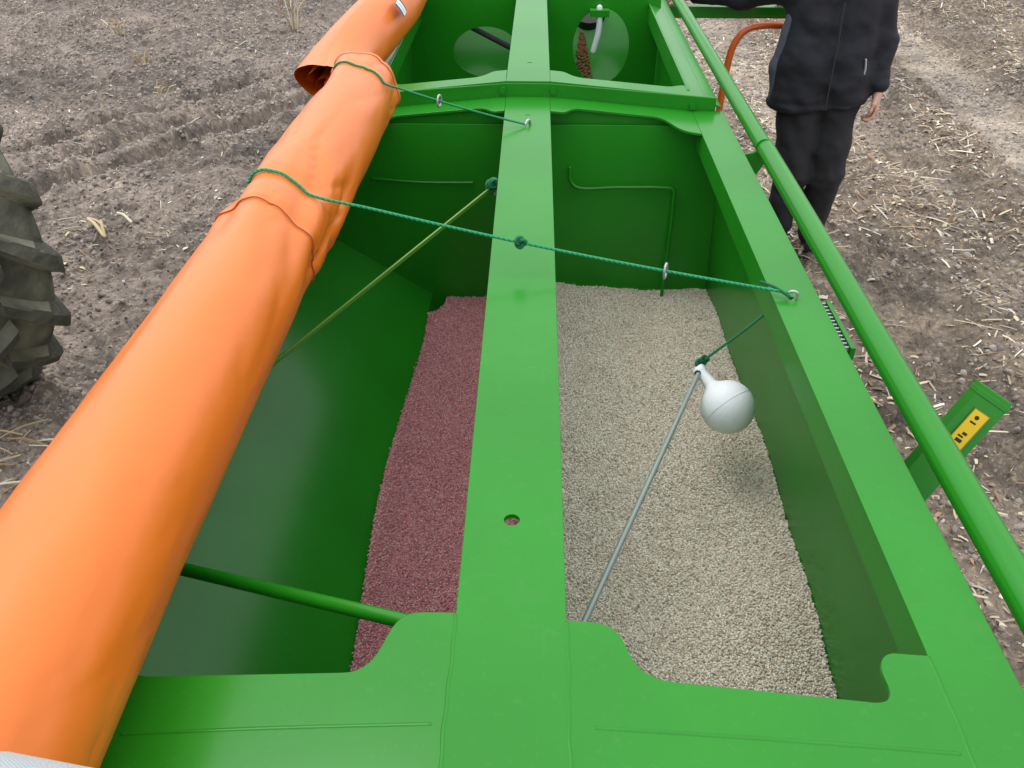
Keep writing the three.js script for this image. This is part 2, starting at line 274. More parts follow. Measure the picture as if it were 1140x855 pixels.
// braces and bent rods inside
mesh('brace_tube', rod(V(-0.70, 1.227, -1.121), V(-0.11, 1.375, -0.848), 0.0115, 16), M.green, drill);
mesh('bent_rod', tube([V(0.125, 1.245, -2.955), V(0.128, 1.205, -2.95), V(0.15, 1.18, -2.945), V(0.30, 1.18, -2.945), V(0.46, 1.18, -2.945), V(0.485, 1.175, -2.945), V(0.488, 1.13, -2.935), V(0.482, 0.95, -2.90), V(0.47, 0.79, -2.86)], 0.0058, 80, 8), M.green, drill);
mesh('bent_rod', tube([V(-0.56, 1.20, -2.955), V(-0.40, 1.19, -2.95), V(-0.21, 1.19, -2.95)], 0.005, 30, 8), M.green, drill);
// handrail along the right side
const rail = mesh('handrail', [rod(V(0.709, 1.42, 0.3), V(0.709, 1.42, -2.70), 0.027, 20), rod(V(0.704, 1.425, -2.68), V(0.69, 1.425, -6.2), 0.025, 20)], M.green, drill);
for (const z of [-0.2, -2.70, -5.6]) {
  const sh = path([[0.645, 1.395], [0.725, 1.41], [0.725, 1.385], [0.70, 1.34], [0.652, 1.27], [0.645, 1.27]]);
  const g = new THREE.ExtrudeGeometry(sh, { depth: 0.008, bevelEnabled: true, bevelSize: 0.001, bevelThickness: 0.001, bevelSegments: 1 }); g.translate(0, 0, z); mesh('rail_bracket', boxUV(plain(g)), M.green, rail);
}
// box-section arm with yellow sticker
{
  const a = V(0.715, 1.095, -1.375), b = V(0.905, 1.385, -1.45);
  const d = b.clone().sub(a).normalize(), L = a.distanceTo(b);
  const sh = new THREE.Shape(); const w = 0.031, h = 0.026; sh.moveTo(-w, -h); sh.lineTo(w, -h); sh.lineTo(w, h); sh.lineTo(-w, h); sh.closePath();
  const ho = new THREE.Path(); ho.moveTo(-w + 0.006, -h + 0.006); ho.lineTo(-w + 0.006, h - 0.006); ho.lineTo(w - 0.006, h - 0.006); ho.lineTo(w - 0.006, -h + 0.006); ho.closePath(); sh.holes.push(ho);
  const g = new THREE.ExtrudeGeometry(sh, { depth: L, bevelEnabled: true, bevelSize: 0.002, bevelThickness: 0.001, bevelSegments: 2 }); boxUV(plain(g));
  const zax = d, nrm = V(-0.25, 0.35, 0.9), xax = new THREE.Vector3().crossVectors(nrm, zax).normalize(), yax = new THREE.Vector3().crossVectors(zax, xax);
  const mm = new THREE.Matrix4().makeBasis(xax, yax, zax).setPosition(a); g.applyMatrix4(mm);
  const arm = mesh('box_section_arm', g, M.green, drill);
  const cp = slab(-0.0345, 0.0345, -0.0295, 0.0295, L - 0.02, L - 0.008); cp.applyMatrix4(mm); mesh('end_collar', cp, M.green, arm);
  const st = tex(128, (u, v) => { const e = u < 0.03 || u > 0.97 || v < 0.06 || v > 0.94, k = (u > 0.14 && u < 0.22 && v > 0.3 && v < 0.7) || (u > 0.26 && u < 0.31 && v > 0.4 && v < 0.74) || (u > 0.34 && u < 0.41 && v > 0.32 && v < 0.6) || (u > 0.66 && u < 0.71 && v > 0.35 && v < 0.72) || Math.hypot((u - 0.82) * 2.5, v - 0.55) < 0.13; return e ? [0.55, 0.48, 0.1] : k ? [0.12, 0.11, 0.06] : [0.86, 0.72, 0.07]; }, true);
  const pg = new THREE.PlaneGeometry(0.085, 0.034); 
  pg.applyMatrix4(new THREE.Matrix4().makeBasis(zax, xax, yax).setPosition(a.clone().addScaledVector(zax, L - 0.085).addScaledVector(yax, 0.032)));
  const s = mesh('sticker', pg, new THREE.MeshStandardMaterial({ map: st, roughness: 0.5, side: THREE.DoubleSide }), arm); s.userData.label = 'yellow warning sticker with dark marks';
  mesh('arm_mount', [bar(V(0.70, 1.06, -1.37), V(0.77, 1.16, -1.39), 0.085, 0.055), slab(0.648, 0.70, 0.95, 1.12, -1.42, -1.32)], M.green, drill);
}
// boarding steps on the right side
{
  const lad = mesh('boarding_ladder', bar(V(0.68, 1.05, -2.52), V(1.02, 0.35, -2.52), 0.05, 0.03), M.green, drill);
  mesh('ladder_stile', bar(V(0.68, 1.05, -2.18), V(1.02, 0.35, -2.18), 0.05, 0.03), M.green, lad);
  for (const [x, y] of [[0.83, 0.98], [0.93, 0.70], [1.03, 0.42]]) {
    const st = mesh('step', slab(x - 0.11, x - 0.095, y - 0.02, y + 0.02, -2.49, -2.21), M.green, lad); mesh('step_edge', slab(x + 0.095, x + 0.11, y - 0.02, y + 0.02, -2.49, -2.21), M.green, lad);
    const gr = []; for (let i = 0; i < 13; i++) { const z = -2.48 + i * 0.0212; gr.push(slab(x - 0.095, x + 0.095, y + 0.002, y + 0.016, z - 0.003, z + 0.003)); } mesh('grating', gr, M.steel, st);
  }
  mesh('hose_bundle', [tube([V(0.66, 1.0, -1.7), V(0.76, 0.94, -1.75), V(0.80, 0.8, -1.8), V(0.74, 0.62, -1.9)], 0.02, 24, 8), tube([V(0.66, 0.95, -1.62), V(0.79, 0.9, -1.7), V(0.83, 0.74, -1.85), V(0.72, 0.55, -2.0)], 0.015, 24, 8)], M.green, drill);
}
// far platform rail and orange guard hoop
{
  mesh('platform_rail', [slab(0.62, 1.40, 1.235, 1.295, -5.23, -5.17, 0.006), slab(1.30, 1.355, 1.30, 1.95, -5.225, -5.175, 0.006), slab(0.62, 1.40, 1.90, 1.95, -5.23, -5.18, 0.006), slab(0.60, 0.65, 0.55, 1.95, -5.292, -5.235, 0.006)], M.green, drill);
  mesh('guard_hoop', tube([V(1.035, 0.0, -5.1), V(1.04, 0.45, -5.1), V(1.05, 0.72, -5.1), V(1.062, 0.98, -5.1), V(1.085, 1.12, -5.1), V(1.14, 1.195, -5.1), V(1.23, 1.217, -5.1), V(1.34, 1.217, -5.1), V(1.62, 1.215, -5.12), V(1.70, 1.15, -5.12), V(1.72, 0.95, -5.12), V(1.725, 0.0, -5.12)], 0.019, 90, 14), M.orangePaint, drill);
  mesh('platform_deck', slab(0.56, 0.66, 0.50, 0.56, -5.4, -3.2), M.green, drill);
}
// chassis and packer roller carry the hopper on the ground
{
  mesh('chassis_frame', [slab(-0.55, -0.43, 0.40, 0.52, -6.2, -0.4, 0.008), slab(0.38, 0.50, 0.40, 0.52, -6.2, -0.4, 0.008), slab(-0.43, 0.38, 0.41, 0.51, -0.9, -0.78, 0.008), slab(-0.43, 0.38, 0.41, 0.51, -3.2, -3.05, 0.008), slab(-0.43, 0.38, 0.41, 0.51, -5.9, -5.78, 0.008),
    slab(-0.5, -0.44, 0.52, 0.8, -0.9, -0.8), slab(0.42, 0.48, 0.52, 0.6, -0.9, -0.8), slab(-0.5, -0.44, 0.52, 0.8, -3.2, -3.1), slab(0.42, 0.48, 0.52, 0.95, -3.2, -3.1), slab(-0.5, -0.44, 0.52, 1.1, -5.9, -5.8), slab(0.42, 0.48, 0.52, 1.1, -5.9, -5.8),
    slab(0.5, 0.75, 0.42, 0.48, -2.5, -2.4), slab(0.74, 1.04, 0.36, 0.42, -2.5, -2.4)], M.green, drill);
  const ro = mesh('packer_roller', rod(V(0.1, 0.26, -6.1), V(0.1, 0.26, -0.5), 0.14, 20), M.steel, drill);
  const rings = []; for (let i = 0; i < 45; i++) { const g = new THREE.TorusGeometry(0.24, 0.03, 8, 28); g.translate(0.1, 0.26, -0.55 - i * 0.1235); rings.push(g); } mesh('roller_rings', rings, M.steel, ro);
  mesh('roller_arm', slab(0.05, 0.15, 0.24, 0.45, -0.5, -0.46), M.green, drill); mesh('roller_arm', slab(0.05, 0.15, 0.24, 0.45, -6.14, -6.1), M.green, drill);
}

// ---------------------------------------------------------------- product in the chambers
function heap(name, x0, x1, z0, z1, hFn, size, cols, label, category, mound) {
  const o = thing(name, label, category); o.userData.kind = 'stuff';
  const nx = 60, nz = 160, g = new THREE.PlaneGeometry(1, 1, nx, nz), p = g.attributes.position;
  for (let i = 0; i < p.count; i++) { const u = p.getX(i) + 0.5, v = p.getY(i) + 0.5, z = lerp(z0, z1, v), a = x0(z), b = x1(z); const x = lerp(a, b, u); p.setXYZ(i, x, hFn(x, z) - size * 0.3, z); }
  g.computeVertexNormals();
  mesh(name + '_bed', g, new THREE.MeshStandardMaterial({ color: new THREE.Color().setRGB(...cols[0].map((c) => c * 0.8)), roughness: 1, side: THREE.DoubleSide }), o);
  const pos = []; const st = size * 0.86;
  for (let z = Math.min(z0, z1); z < Math.max(z0, z1); z += st) for (let x = x0(z); x < x1(z); x += st) { pos.push([x + rr(-0.5, 0.5) * st, z + rr(-0.5, 0.5) * st]); if (rnd() < 0.16) pos.push([x + rr(-1, 1) * st, z + rr(-1, 1) * st, 1]); }
  const im = new THREE.InstancedMesh(new THREE.IcosahedronGeometry(size / 2, 1), new THREE.MeshStandardMaterial({ color: 0xffffff, roughness: 0.75 }), pos.length);
  const m = new THREE.Matrix4(), q = new THREE.Quaternion(), e = new THREE.Euler(), s = V(1, 1, 1), c = new THREE.Color();
  pos.forEach(([x, z, up], i) => {
    e.set(rnd() * 6, rnd() * 6, rnd() * 6); q.setFromEuler(e); const k = rr(0.88, 1.12); s.set(k, k * rr(0.8, 1.1), k * rr(0.8, 1.05));
    m.compose(V(x, hFn(x, z) + rr(-0.2, 0.15) * size + (up ? size * 0.5 : 0), z), q, s); im.setMatrixAt(i, m);
    const a = cols[Math.floor(Math.pow(rnd(), 1.6) * cols.length)], b = rr(0.86, 1.1); c.setRGB(a[0] * b, a[1] * b, a[2] * b); im.setColorAt(i, c);
  });
  im.name = name + '_grain'; im.castShadow = im.receiveShadow = true; o.add(im); return o;
}
const fertH = (x, z) => 0.838 + 0.05 * fbm(x * 3, z * 2, 2) + 0.008 * fbm(x * 12, z * 12, 2) - 0.05 * Math.exp(-(((x - 0.34) / 0.09) ** 2 + ((z + 2.55) / 0.2) ** 2)) - 0.025 * Math.exp(-(((z + 2.95) / 0.15) ** 2)) * (0.6 + 0.8 * vnoise(x * 8, 3));
heap('fertilizer_granules', () => 0.037, () => 0.640, -2.925, -0.41, fertH, 0.0056, [[0.66, 0.61, 0.51], [0.60, 0.54, 0.44], [0.74, 0.70, 0.61], [0.50, 0.45, 0.36], [0.58, 0.45, 0.35], [0.36, 0.32, 0.26]], 'grey beige fertilizer granules filling the right chamber', 'fertilizer');
const seedEdge = (z) => -0.372 + 0.055 * sstep(-2.72, -2.9, z) + 0.012 * Math.sin(z * 4.2) - 0.012 * sstep(-2.2, -1.4, z);
const seedH = (x, z) => 0.752 + 0.012 * fbm(x * 4, z * 3, 3) + 0.006 * fbm(x * 20, z * 20, 2) + 0.06 * sstep(-0.33, -0.39, x);
heap('treated_seed', (z) => seedEdge(z), () => 0.029, -2.91, -0.41, seedH, 0.0052, [[0.66, 0.31, 0.33], [0.60, 0.25, 0.28], [0.68, 0.34, 0.34], [0.52, 0.20, 0.23], [0.74, 0.48, 0.47], [0.42, 0.15, 0.18]], 'dark pink treated seed lying in the left chamber', 'seed');

// ---------------------------------------------------------------- level floats, cords
{
  const o = thing('level_float', 'grey rod with white ball float hanging above the beige granules', 'float');
  mesh('float_rod', [rod(V(0.048, 1.1, -0.96), V(0.434, 1.1, -1.925), 0.0062, 12)], new THREE.MeshStandardMaterial({ color: new THREE.Color().setRGB(0.27, 0.31, 0.29), metalness: 0.3, roughness: 0.5 }), o);
  mesh('pivot_bracket', slab(0.037, 0.06, 1.07, 1.13, -0.98, -0.91), M.green, o);
  const c = V(0.503, 1.045, -1.853), a = V(0.437, 1.1, -1.94);
  const d = a.clone().sub(c).normalize(), pr = []; for (let i = 0; i <= 30; i++) { const t = i / 30 * Math.PI; pr.push(new THREE.Vector2(Math.sin(t) * 0.0685, -Math.cos(t) * 0.0685)); }
  const L = a.distanceTo(c); pr.length = 27; pr.push(new THREE.Vector2(0.021, 0.068), new THREE.Vector2(0.0165, 0.075), new THREE.Vector2(0.0145, L - 0.012), new THREE.Vector2(0.018, L - 0.006), new THREE.Vector2(0.018, L + 0.006), new THREE.Vector2(0.001, L + 0.008));
  const g = new THREE.LatheGeometry(pr, 48); g.applyQuaternion(new THREE.Quaternion().setFromUnitVectors(V(0, 1, 0), d)); g.translate(...c.toArray());
  const bf = mesh('ball_float', g, M.float, o); const sm = new THREE.TorusGeometry(0.0684, 0.0011, 6, 64); sm.rotateX(Math.PI / 2); sm.applyQuaternion(new THREE.Quaternion().setFromUnitVectors(V(0, 1, 0), d)); sm.translate(...c.toArray()); mesh('mould_seam', sm, M.float, bf);
  mesh('float_cord', tube([V(0.436, 1.106, -1.955), V(0.47, 1.17, -1.922), V(0.51, 1.248, -1.88), V(0.547, 1.32, -1.845)], 0.0035, 30, 8), M.cord, o);
  const kn = new THREE.TorusKnotGeometry(0.008, 0.0045, 40, 6, 2, 3); kn.translate(0.44, 1.112, -1.952); const k2 = new THREE.TorusKnotGeometry(0.007, 0.004, 40, 6, 2, 3); k2.translate(0.448, 1.128, -1.945);
  mesh('cord_knot', [kn, k2], M.cord, o); const cap = rod(V(0.430, 1.1, -1.92), V(0.439, 1.1, -1.945), 0.0085, 10); mesh('rod_end', cap, M.dark, o);
}
{
  const o = thing('level_float', 'thin yellow green rod slanting across the left chamber to the centre beam', 'float rod');
  mesh('float_rod', bar(V(-0.66, 1.215, -1.66), V(-0.118, 1.405, -2.385), 0.006, 0.012, 0.002), M.rodGreen, o);
  const kn = new THREE.TorusKnotGeometry(0.011, 0.0055, 48, 6, 2, 3); kn.translate(-0.116, 1.412, -2.385); const k2 = new THREE.TorusKnotGeometry(0.009, 0.005, 48, 6, 3, 2); k2.translate(-0.108, 1.425, -2.375);
  mesh('cord_knot', [kn, k2, tube([V(-0.116, 1.412, -2.385), V(-0.104, 1.43, -2.37), V(-0.094, 1.43, -2.365)], 0.004, 10, 6)], M.cord, o);
  mesh('float_stop', rod(V(-0.108, 1.395, -2.39), V(-0.094, 1.395, -2.395), 0.013, 14), M.steel, o);
}
// ---------------------------------------------------------------- rolled tarpaulins
const ax = (z) => {                                    // axis and radius of the near roll
  const t = sstep(-1.2, -2.8, z), y = lerp(1.522, 1.55, t), ang = lerp(34.0, 32.6, t) * Math.PI / 180;
  let r = lerp(0.126, 0.103, sstep(-0.4, -2.8, z)); r -= 0.006 * Math.exp(-(((z + 1.87) / 0.035) ** 2)) + 0.003 * Math.exp(-(((z + 2.72) / 0.03) ** 2));
  return { x: -(2.4 - y) * Math.tan(ang) + 0.008 + 0.004 * Math.sin(z * 2.1), y, r };
};
const crease = (a, b) => Math.pow(1 - Math.abs(2 * vnoise(a * 1.3, b * 1.3) - 1), 6) * vnoise(a + 9, b * 2);
const wr = (z, f) => {                                 // folds of the rolled sheet
  const k = Math.exp(-(((z + 1.85) / 0.28) ** 2)), e = Math.exp(-(((z + 2.8) / 0.2) ** 2));
  return 0.0035 * Math.sin(f * 2 + z * 1.1) + 0.0028 * fbm(f * 1.2 + 3, z * 2.2, 3) * 2 + (k * 0.006 + e * 0.007) * Math.sin(f * 5 + 9 * (z + 1.8) + 2 * fbm(f, z * 3, 2)) + k * 0.006 * fbm(f * 3 + z * 6, z * 5, 2) * 2 - 0.016 * (k * 0.9 + e + 0.22) * crease(f * 1.5 + z * 2.2 + 0.7 * fbm(f, z * 2, 2), z * 1.6 - f * 0.5);
};
{
  const o = thing('rolled_tarpaulin', 'long rolled orange tarpaulin lying along the near left hopper rim', 'tarpaulin');
  const z0 = -0.02, z1 = -2.90, nz = 240, nf = 72, P = [], I = [], U = [];
  for (let j = 0; j <= nz; j++) for (let i = 0; i <= nf; i++) {
    const z = lerp(z0, z1, j / nz), f = i / nf * 2 * Math.PI, a = ax(z), end = Math.sqrt(Math.max(0.15, 1 - Math.pow(Math.max(0, (-2.84 - z) / 0.07), 2)));
    const ridge = 0.004 * sstep(-1.735, -1.748, z) + 0.004 * Math.exp(-(((z + 2.84) / 0.012) ** 2));
    const w = lerp(wr(z, f), wr(z, f - 2 * Math.PI), sstep(5, 6.283, f));
    const r = (a.r + w + ridge) * end; P.push(a.x + r * Math.cos(f), a.y + r * Math.sin(f), z); U.push(f * 0.11, z);
    if (i < nf && j < nz) { const k = j * (nf + 1) + i; I.push(k, k + 1, k + nf + 1, k + 1, k + nf + 2, k + nf + 1); }
  }
  const g = new THREE.BufferGeometry(); g.setAttribute('position', new THREE.Float32BufferAttribute(P, 3)); g.setAttribute('uv', new THREE.Float32BufferAttribute(U, 2)); g.setIndex(I); g.computeVertexNormals();
  M.tarp.side = THREE.DoubleSide; mesh('rolled_sheet', g, M.tarp, o);
  for (const z of [-0.02, -2.90]) { const a = ax(z), caps = []; for (let k = 0; k < 5; k++) { const q = new THREE.TorusGeometry(a.r * (z < -1 ? 0.34 : 0.9) * (1 - k * 0.19), 0.008, 8, 32); q.translate(a.x, a.y, z); caps.push(q); } const d = new THREE.CircleGeometry(a.r * (z < -1 ? 0.38 : 0.9), 32); d.translate(a.x, a.y, z); caps.push(d); mesh('roll_end', caps, M.tarp, o); }
  const ring = (z, off, rad, tilt) => { const pts = []; for (let i = 0; i <= 60; i++) { const f = i / 60 * 2 * Math.PI * 0.995, zz = z + tilt * Math.cos(f) + 0.004 * Math.sin(3 * f), a = ax(zz), r = a.r + lerp(wr(zz, f), wr(zz, f - 2 * Math.PI), sstep(5, 6.283, f)) + off; pts.push(V(a.x + r * Math.cos(f), a.y + r * Math.sin(f), zz)); } return tube(pts, rad, 160, 6); };
  mesh('seam', ring(-1.73, 0.003, 0.0016, 0.02), M.seam, o); mesh('seam', ring(-2.825, 0.004, 0.003, 0.0), M.seam, o);
}
{
  const o = thing('rolled_tarpaulin', 'shorter orange tarpaulin roll with open folded end on the far hopper', 'tarpaulin');
  const z0 = -2.98, z1 = -6.1, nz = 160, nf = 220, P = [], I = [], U = [];
  for (let j = 0; j <= nz; j++) for (let i = 0; i <= nf; i++) {
    const z = lerp(z0, z1, j / nz), u = i / nf, f = 0.9 + u * Math.PI * 2 * 3.1, t = sstep(-3.1, -3.9, z), fl = Math.exp(-Math.pow((z - z0) / -0.16, 2));
    const cx = lerp(-0.67, -0.575, t), cy = lerp(1.53, 1.585, t);
    let r = lerp(0.03, 0.117, Math.pow(u, 0.8)) + 0.008 * fbm(f * 1.1, z * 2.5, 3) + 0.006 * Math.sin(2 * f + z);
    r += fl * (0.02 * Math.sin(f * 1.7 + 1) + 0.03 * fbm(f * 0.8, 4, 2) - 0.02 * (1 - u) + 0.04 * u * Math.max(0, -Math.cos(f - 0.6))); const zz = z + fl * (0.05 * Math.sin(f * 1.0 + 0.6) + 0.03 * Math.sin(2.3 * f));
    const sq = 1 - 0.28 * fl; P.push(cx + r * Math.cos(f) - fl * 0.012, cy + r * Math.sin(f) * sq + fl * 0.18 * r * Math.cos(f), zz); U.push(f * 0.11, z);
    if (i < nf && j < nz) { const k = j * (nf + 1) + i; I.push(k, k + 1, k + nf + 1, k + 1, k + nf + 2, k + nf + 1); }
  }
  const g = new THREE.BufferGeometry(); g.setAttribute('position', new THREE.Float32BufferAttribute(P, 3)); g.setAttribute('uv', new THREE.Float32BufferAttribute(U, 2)); g.setIndex(I); g.computeVertexNormals();
  mesh('rolled_sheet', g, M.tarp, o);
  const st = tex(64, (u, v) => (u < 0.2 || u > 0.84 || (u > 0.42 && u < 0.48 && v > 0.1) || (u > 0.58 && u < 0.62 && v < 0.85)) ? [0.14, 0.26, 0.32] : [0.84, 0.89, 0.92], true);
  const lp = [], lu = [], li = []; for (let i = 0; i <= 8; i++) for (let j = 0; j <= 1; j++) { const f = lerp(0.35, 0.78, i / 8), rl = 0.127; lp.push(-0.607 + rl * Math.cos(f), 1.566 + rl * Math.sin(f), -3.50 - 0.10 * j); lu.push(j, i / 8); if (i < 8 && j < 1) { const k = i * 2; li.push(k, k + 1, k + 2, k + 1, k + 3, k + 2); } }
  const q = new THREE.BufferGeometry(); q.setAttribute('position', new THREE.Float32BufferAttribute(lp, 3)); q.setAttribute('uv', new THREE.Float32BufferAttribute(lu, 2)); q.setIndex(li); q.computeVertexNormals();
  const s = mesh('fabric_label', q, new THREE.MeshStandardMaterial({ map: st, roughness: 0.7, side: THREE.DoubleSide }), o); s.userData.label = 'small white and blue maker label';
  const a = new THREE.CylinderGeometry(0.02, 0.02, 3.0, 16); a.rotateX(Math.PI / 2); a.translate(-0.63, 1.54, -4.6); mesh('roll_core', a, M.steel, o);
}
// ---------------------------------------------------------------- tension cords over the tarpaulins
function cordOver(zc, f0, f1, tilt, off) { const pts = []; for (let i = 0; i <= 14; i++) { const f = lerp(f0, f1, i / 14), z = zc + tilt * (i / 14), a = ax(z), r = a.r + wr(z, f) + off; pts.push(V(a.x + r * Math.cos(f), a.y + r * Math.sin(f), z)); } return pts; }
{
  const o = thing('tension_cord', 'long green elastic cord from near tarpaulin over centre beam to right rim', 'cord');
  const wrap = cordOver(-1.95, 3.7, 0.85, 0.10, 0.009), end = V(0.578, 1.412, -1.79), p0 = wrap[wrap.length - 1];
  const pts = [...wrap]; for (let i = 1; i <= 8; i++) { const t = i / 8, v = p0.clone().lerp(end, t); v.y -= 0.012 * Math.sin(t * Math.PI); pts.push(v); }
  mesh('cord', tube(pts, 0.0036, 260, 8), M.cord, o);
  const at = (x) => { for (let i = 1; i < pts.length; i++) if (pts[i].x >= x && pts[i - 1].x < x) return pts[i - 1].clone().lerp(pts[i], (x - pts[i - 1].x) / (pts[i].x - pts[i - 1].x)); };
  const k = new THREE.TorusKnotGeometry(0.008, 0.005, 40, 6, 2, 3); k.translate(...at(-0.026).toArray()); mesh('cord_knot', k, M.cord, o);
  const c = at(0.30), r = new THREE.TorusGeometry(0.013, 0.0028, 8, 24); r.rotateY(1.2); r.scale(1, 1.3, 1); r.translate(...c.toArray()); mesh('steel_clip', r, M.steel, o);
  const h = tube([end.clone(), V(0.586, 1.418, -1.786), V(0.597, 1.414, -1.784), V(0.594, 1.398, -1.785), V(0.582, 1.388, -1.787)], 0.0034, 24, 8), h2 = tube([V(0.52, 1.424, -1.818), V(0.55, 1.42, -1.798), V(0.578, 1.41, -1.775)], 0.0036, 12, 8); mesh('end_hook', h, M.steel, o); mesh('end_loop', h2, M.cord, o);
}
{
  const o = thing('tension_cord', 'short green elastic cord tying the tarpaulin ends to the centre beam', 'cord');
  const wrap = cordOver(-2.72, 2.2, 0.6, 0.05, 0.008), end = V(-0.027, 1.452, -2.79), p0 = wrap[wrap.length - 1], pts = [...wrap]; for (let i = 1; i <= 8; i++) { const t = i / 8, v = p0.clone().lerp(end, t); v.y -= 0.006 * Math.sin(t * Math.PI); pts.push(v); }
  mesh('cord', tube(pts, 0.0034, 160, 8), M.cord, o);
  const c = pts[wrap.length + 2], r = new THREE.TorusGeometry(0.013, 0.003, 8, 24); r.rotateY(1.2); r.scale(1, 1.3, 1); r.translate(...c.toArray()); mesh('steel_clip', r, M.steel, o);
  mesh('end_hook', tube([end.clone(), V(-0.018, 1.462, -2.80), V(-0.012, 1.452, -2.815), V(-0.02, 1.436, -2.83)], 0.004, 20, 8), M.steel, o);
}
// ---------------------------------------------------------------- white woven sack at the front
{
  const weave = tex(256, (u, v) => { const a = Math.sin(u * 2 * Math.PI * 32), b = Math.sin(v * 2 * Math.PI * 32), q = 0.5 + 0.5 * (a * b > 0 ? Math.abs(a) : Math.abs(b)) * 0.8; return [q, q, q]; }, false, 6);
  const m = new THREE.MeshStandardMaterial({ color: new THREE.Color().setRGB(0.42, 0.47, 0.49), roughness: 0.6, bumpMap: weave, bumpScale: 0.003 });
  const o = thing('white_sack', 'white woven plastic sack lying at the near end of the hopper', 'sack', [-0.33, 1.45, -0.182]);
  const nu = 80, nv = 40, P = [], I = [], U = [];
  for (let j = 0; j <= nv; j++) for (let i = 0; i <= nu; i++) {
    const a = i / nu * 2 * Math.PI, b = j / nv * Math.PI, sg = (v, e) => Math.sign(v) * Math.pow(Math.abs(v), e);
    const x = 0.37 * sg(Math.cos(a), 0.55) * sg(Math.sin(b), 0.6), z = 0.275 * sg(Math.sin(a), 0.55) * sg(Math.sin(b), 0.6), y = 0.15 * -sg(Math.cos(b), 0.9) + 0.15;
    const w = 0.02 * fbm(x * 5, z * 5 + y * 3, 3); P.push(x * (1 + w), y + w + (x < -0.05 ? 0.03 : 0) * sstep(0, -0.3, x), z * (1 + w) + 0.02 * Math.sin(x * 7)); U.push(x + z * 0.2, z + y);
    if (i < nu && j < nv) { const k = j * (nu + 1) + i; I.push(k, k + nu + 1, k + 1, k + 1, k + nu + 1, k + nu + 2); }
  }
  const g = new THREE.BufferGeometry(); g.setAttribute('position', new THREE.Float32BufferAttribute(P, 3)); g.setAttribute('uv', new THREE.Float32BufferAttribute(U, 2)); g.setIndex(I); g.computeVertexNormals(); mesh('sack_body', g, m, o);
}

// ---------------------------------------------------------------- tractor wheel on the left
{
  const R = 0.88, W = 0.27, o = thing('tractor_wheel', 'big dark rubber tractor wheel with dusty lugs standing beside the field tracks', 'wheel', [-2.76, R - 0.07, -3.42]); o.rotation.y = -0.55;
  const dust = tex(512, (u, v) => { const n = pfbm(u, v, 4, 6), m = sstep(0.25, 0.8, n); return [lerp(0.28, 0.56, m), lerp(0.28, 0.55, m), lerp(0.25, 0.48, m)]; }, true, 1.5);
  const rub = new THREE.MeshStandardMaterial({ map: dust, roughness: 0.85, bumpMap: bumpFine, bumpScale: 0.003 });
  const prof = [[0.48, -0.21], [0.52, -0.24], [0.64, -0.265], [0.76, -0.262], [0.80, -0.24], [0.825, -0.18], [0.835, 0], [0.825, 0.18], [0.80, 0.24], [0.76, 0.262], [0.64, 0.265], [0.52, 0.24], [0.48, 0.21]].map((q) => new THREE.Vector2(...q));
  const lg = new THREE.LatheGeometry(new THREE.SplineCurve(prof).getPoints(60), 96); lg.rotateX(Math.PI / 2);
  const tyre = mesh('tyre', boxUV(lg), rub, o);
  const lug = (s) => {                                  // one chevron bar from the centre line to the shoulder
    const P = [], I = [], N = 12;
    for (let i = 0; i <= N; i++) {
      const t = i / N, z = s * lerp(-0.02, 0.275, t), ang = 0.30 * t - 0.02 * t * t, rt = 0.886 - 0.018 * t * t - (t > 0.92 ? 0.012 : 0), rb = (t < 0.8 ? 0.815 : lerp(0.815, 0.73, (t - 0.8) / 0.2)), wt = lerp(0.03, 0.043, t), wb = wt + 0.03;
      for (const [r, w] of [[rb, -wb], [rt - 0.012, -wt - 0.002], [rt, -wt + 0.008], [rt, wt - 0.008], [rt - 0.012, wt + 0.002], [rb, wb]]) { const a = ang + w / r; P.push(r * Math.cos(a), r * Math.sin(a), z); }
      if (i < N) for (let k = 0; k < 5; k++) { const p = i * 6 + k; I.push(p, p + 6, p + 1, p + 1, p + 6, p + 7); }
    }
    for (const e of [0, N * 6]) for (let k = 1; k < 5; k++) I.push(e, e + k, e + k + 1);
    const g = new THREE.BufferGeometry(); g.setAttribute('position', new THREE.Float32BufferAttribute(P, 3)); g.setIndex(I); g.computeVertexNormals(); return boxUV(toCreasedNormals(g, 0.9));
  };
  rub.side = THREE.DoubleSide;
  const A = lug(1), B = lug(-1);
  for (let i = 0; i < 18; i++) { const a = mesh('lug', A, rub, tyre); a.rotation.z = -i / 18 * 2 * Math.PI; const b = mesh('lug', B, rub, tyre); b.rotation.z = -(i + 0.5) / 18 * 2 * Math.PI; }
  for (const c of tyre.children) { c.scale.y = -1; c.rotation.z = -c.rotation.z; }
  const rim = new THREE.LatheGeometry([[0.01, 0.05], [0.2, 0.05], [0.3, 0.0], [0.44, 0.02], [0.46, 0.16], [0.5, 0.2], [0.47, 0.22], [0.43, 0.17], [0.40, -0.17], [0.47, -0.22]].map((q) => new THREE.Vector2(...q)), 48); rim.rotateX(Math.PI / 2);
  const rm = mesh('rim', rim, new THREE.MeshPhysicalMaterial({ color: new THREE.Color().setRGB(0.5, 0.5, 0.48), roughness: 0.5, side: THREE.DoubleSide }), o);
  const hub = new THREE.CylinderGeometry(0.12, 0.14, 0.14, 24); hub.rotateX(Math.PI / 2); hub.translate(0, 0, 0.08); mesh('hub', hub, M.dark, rm);
}

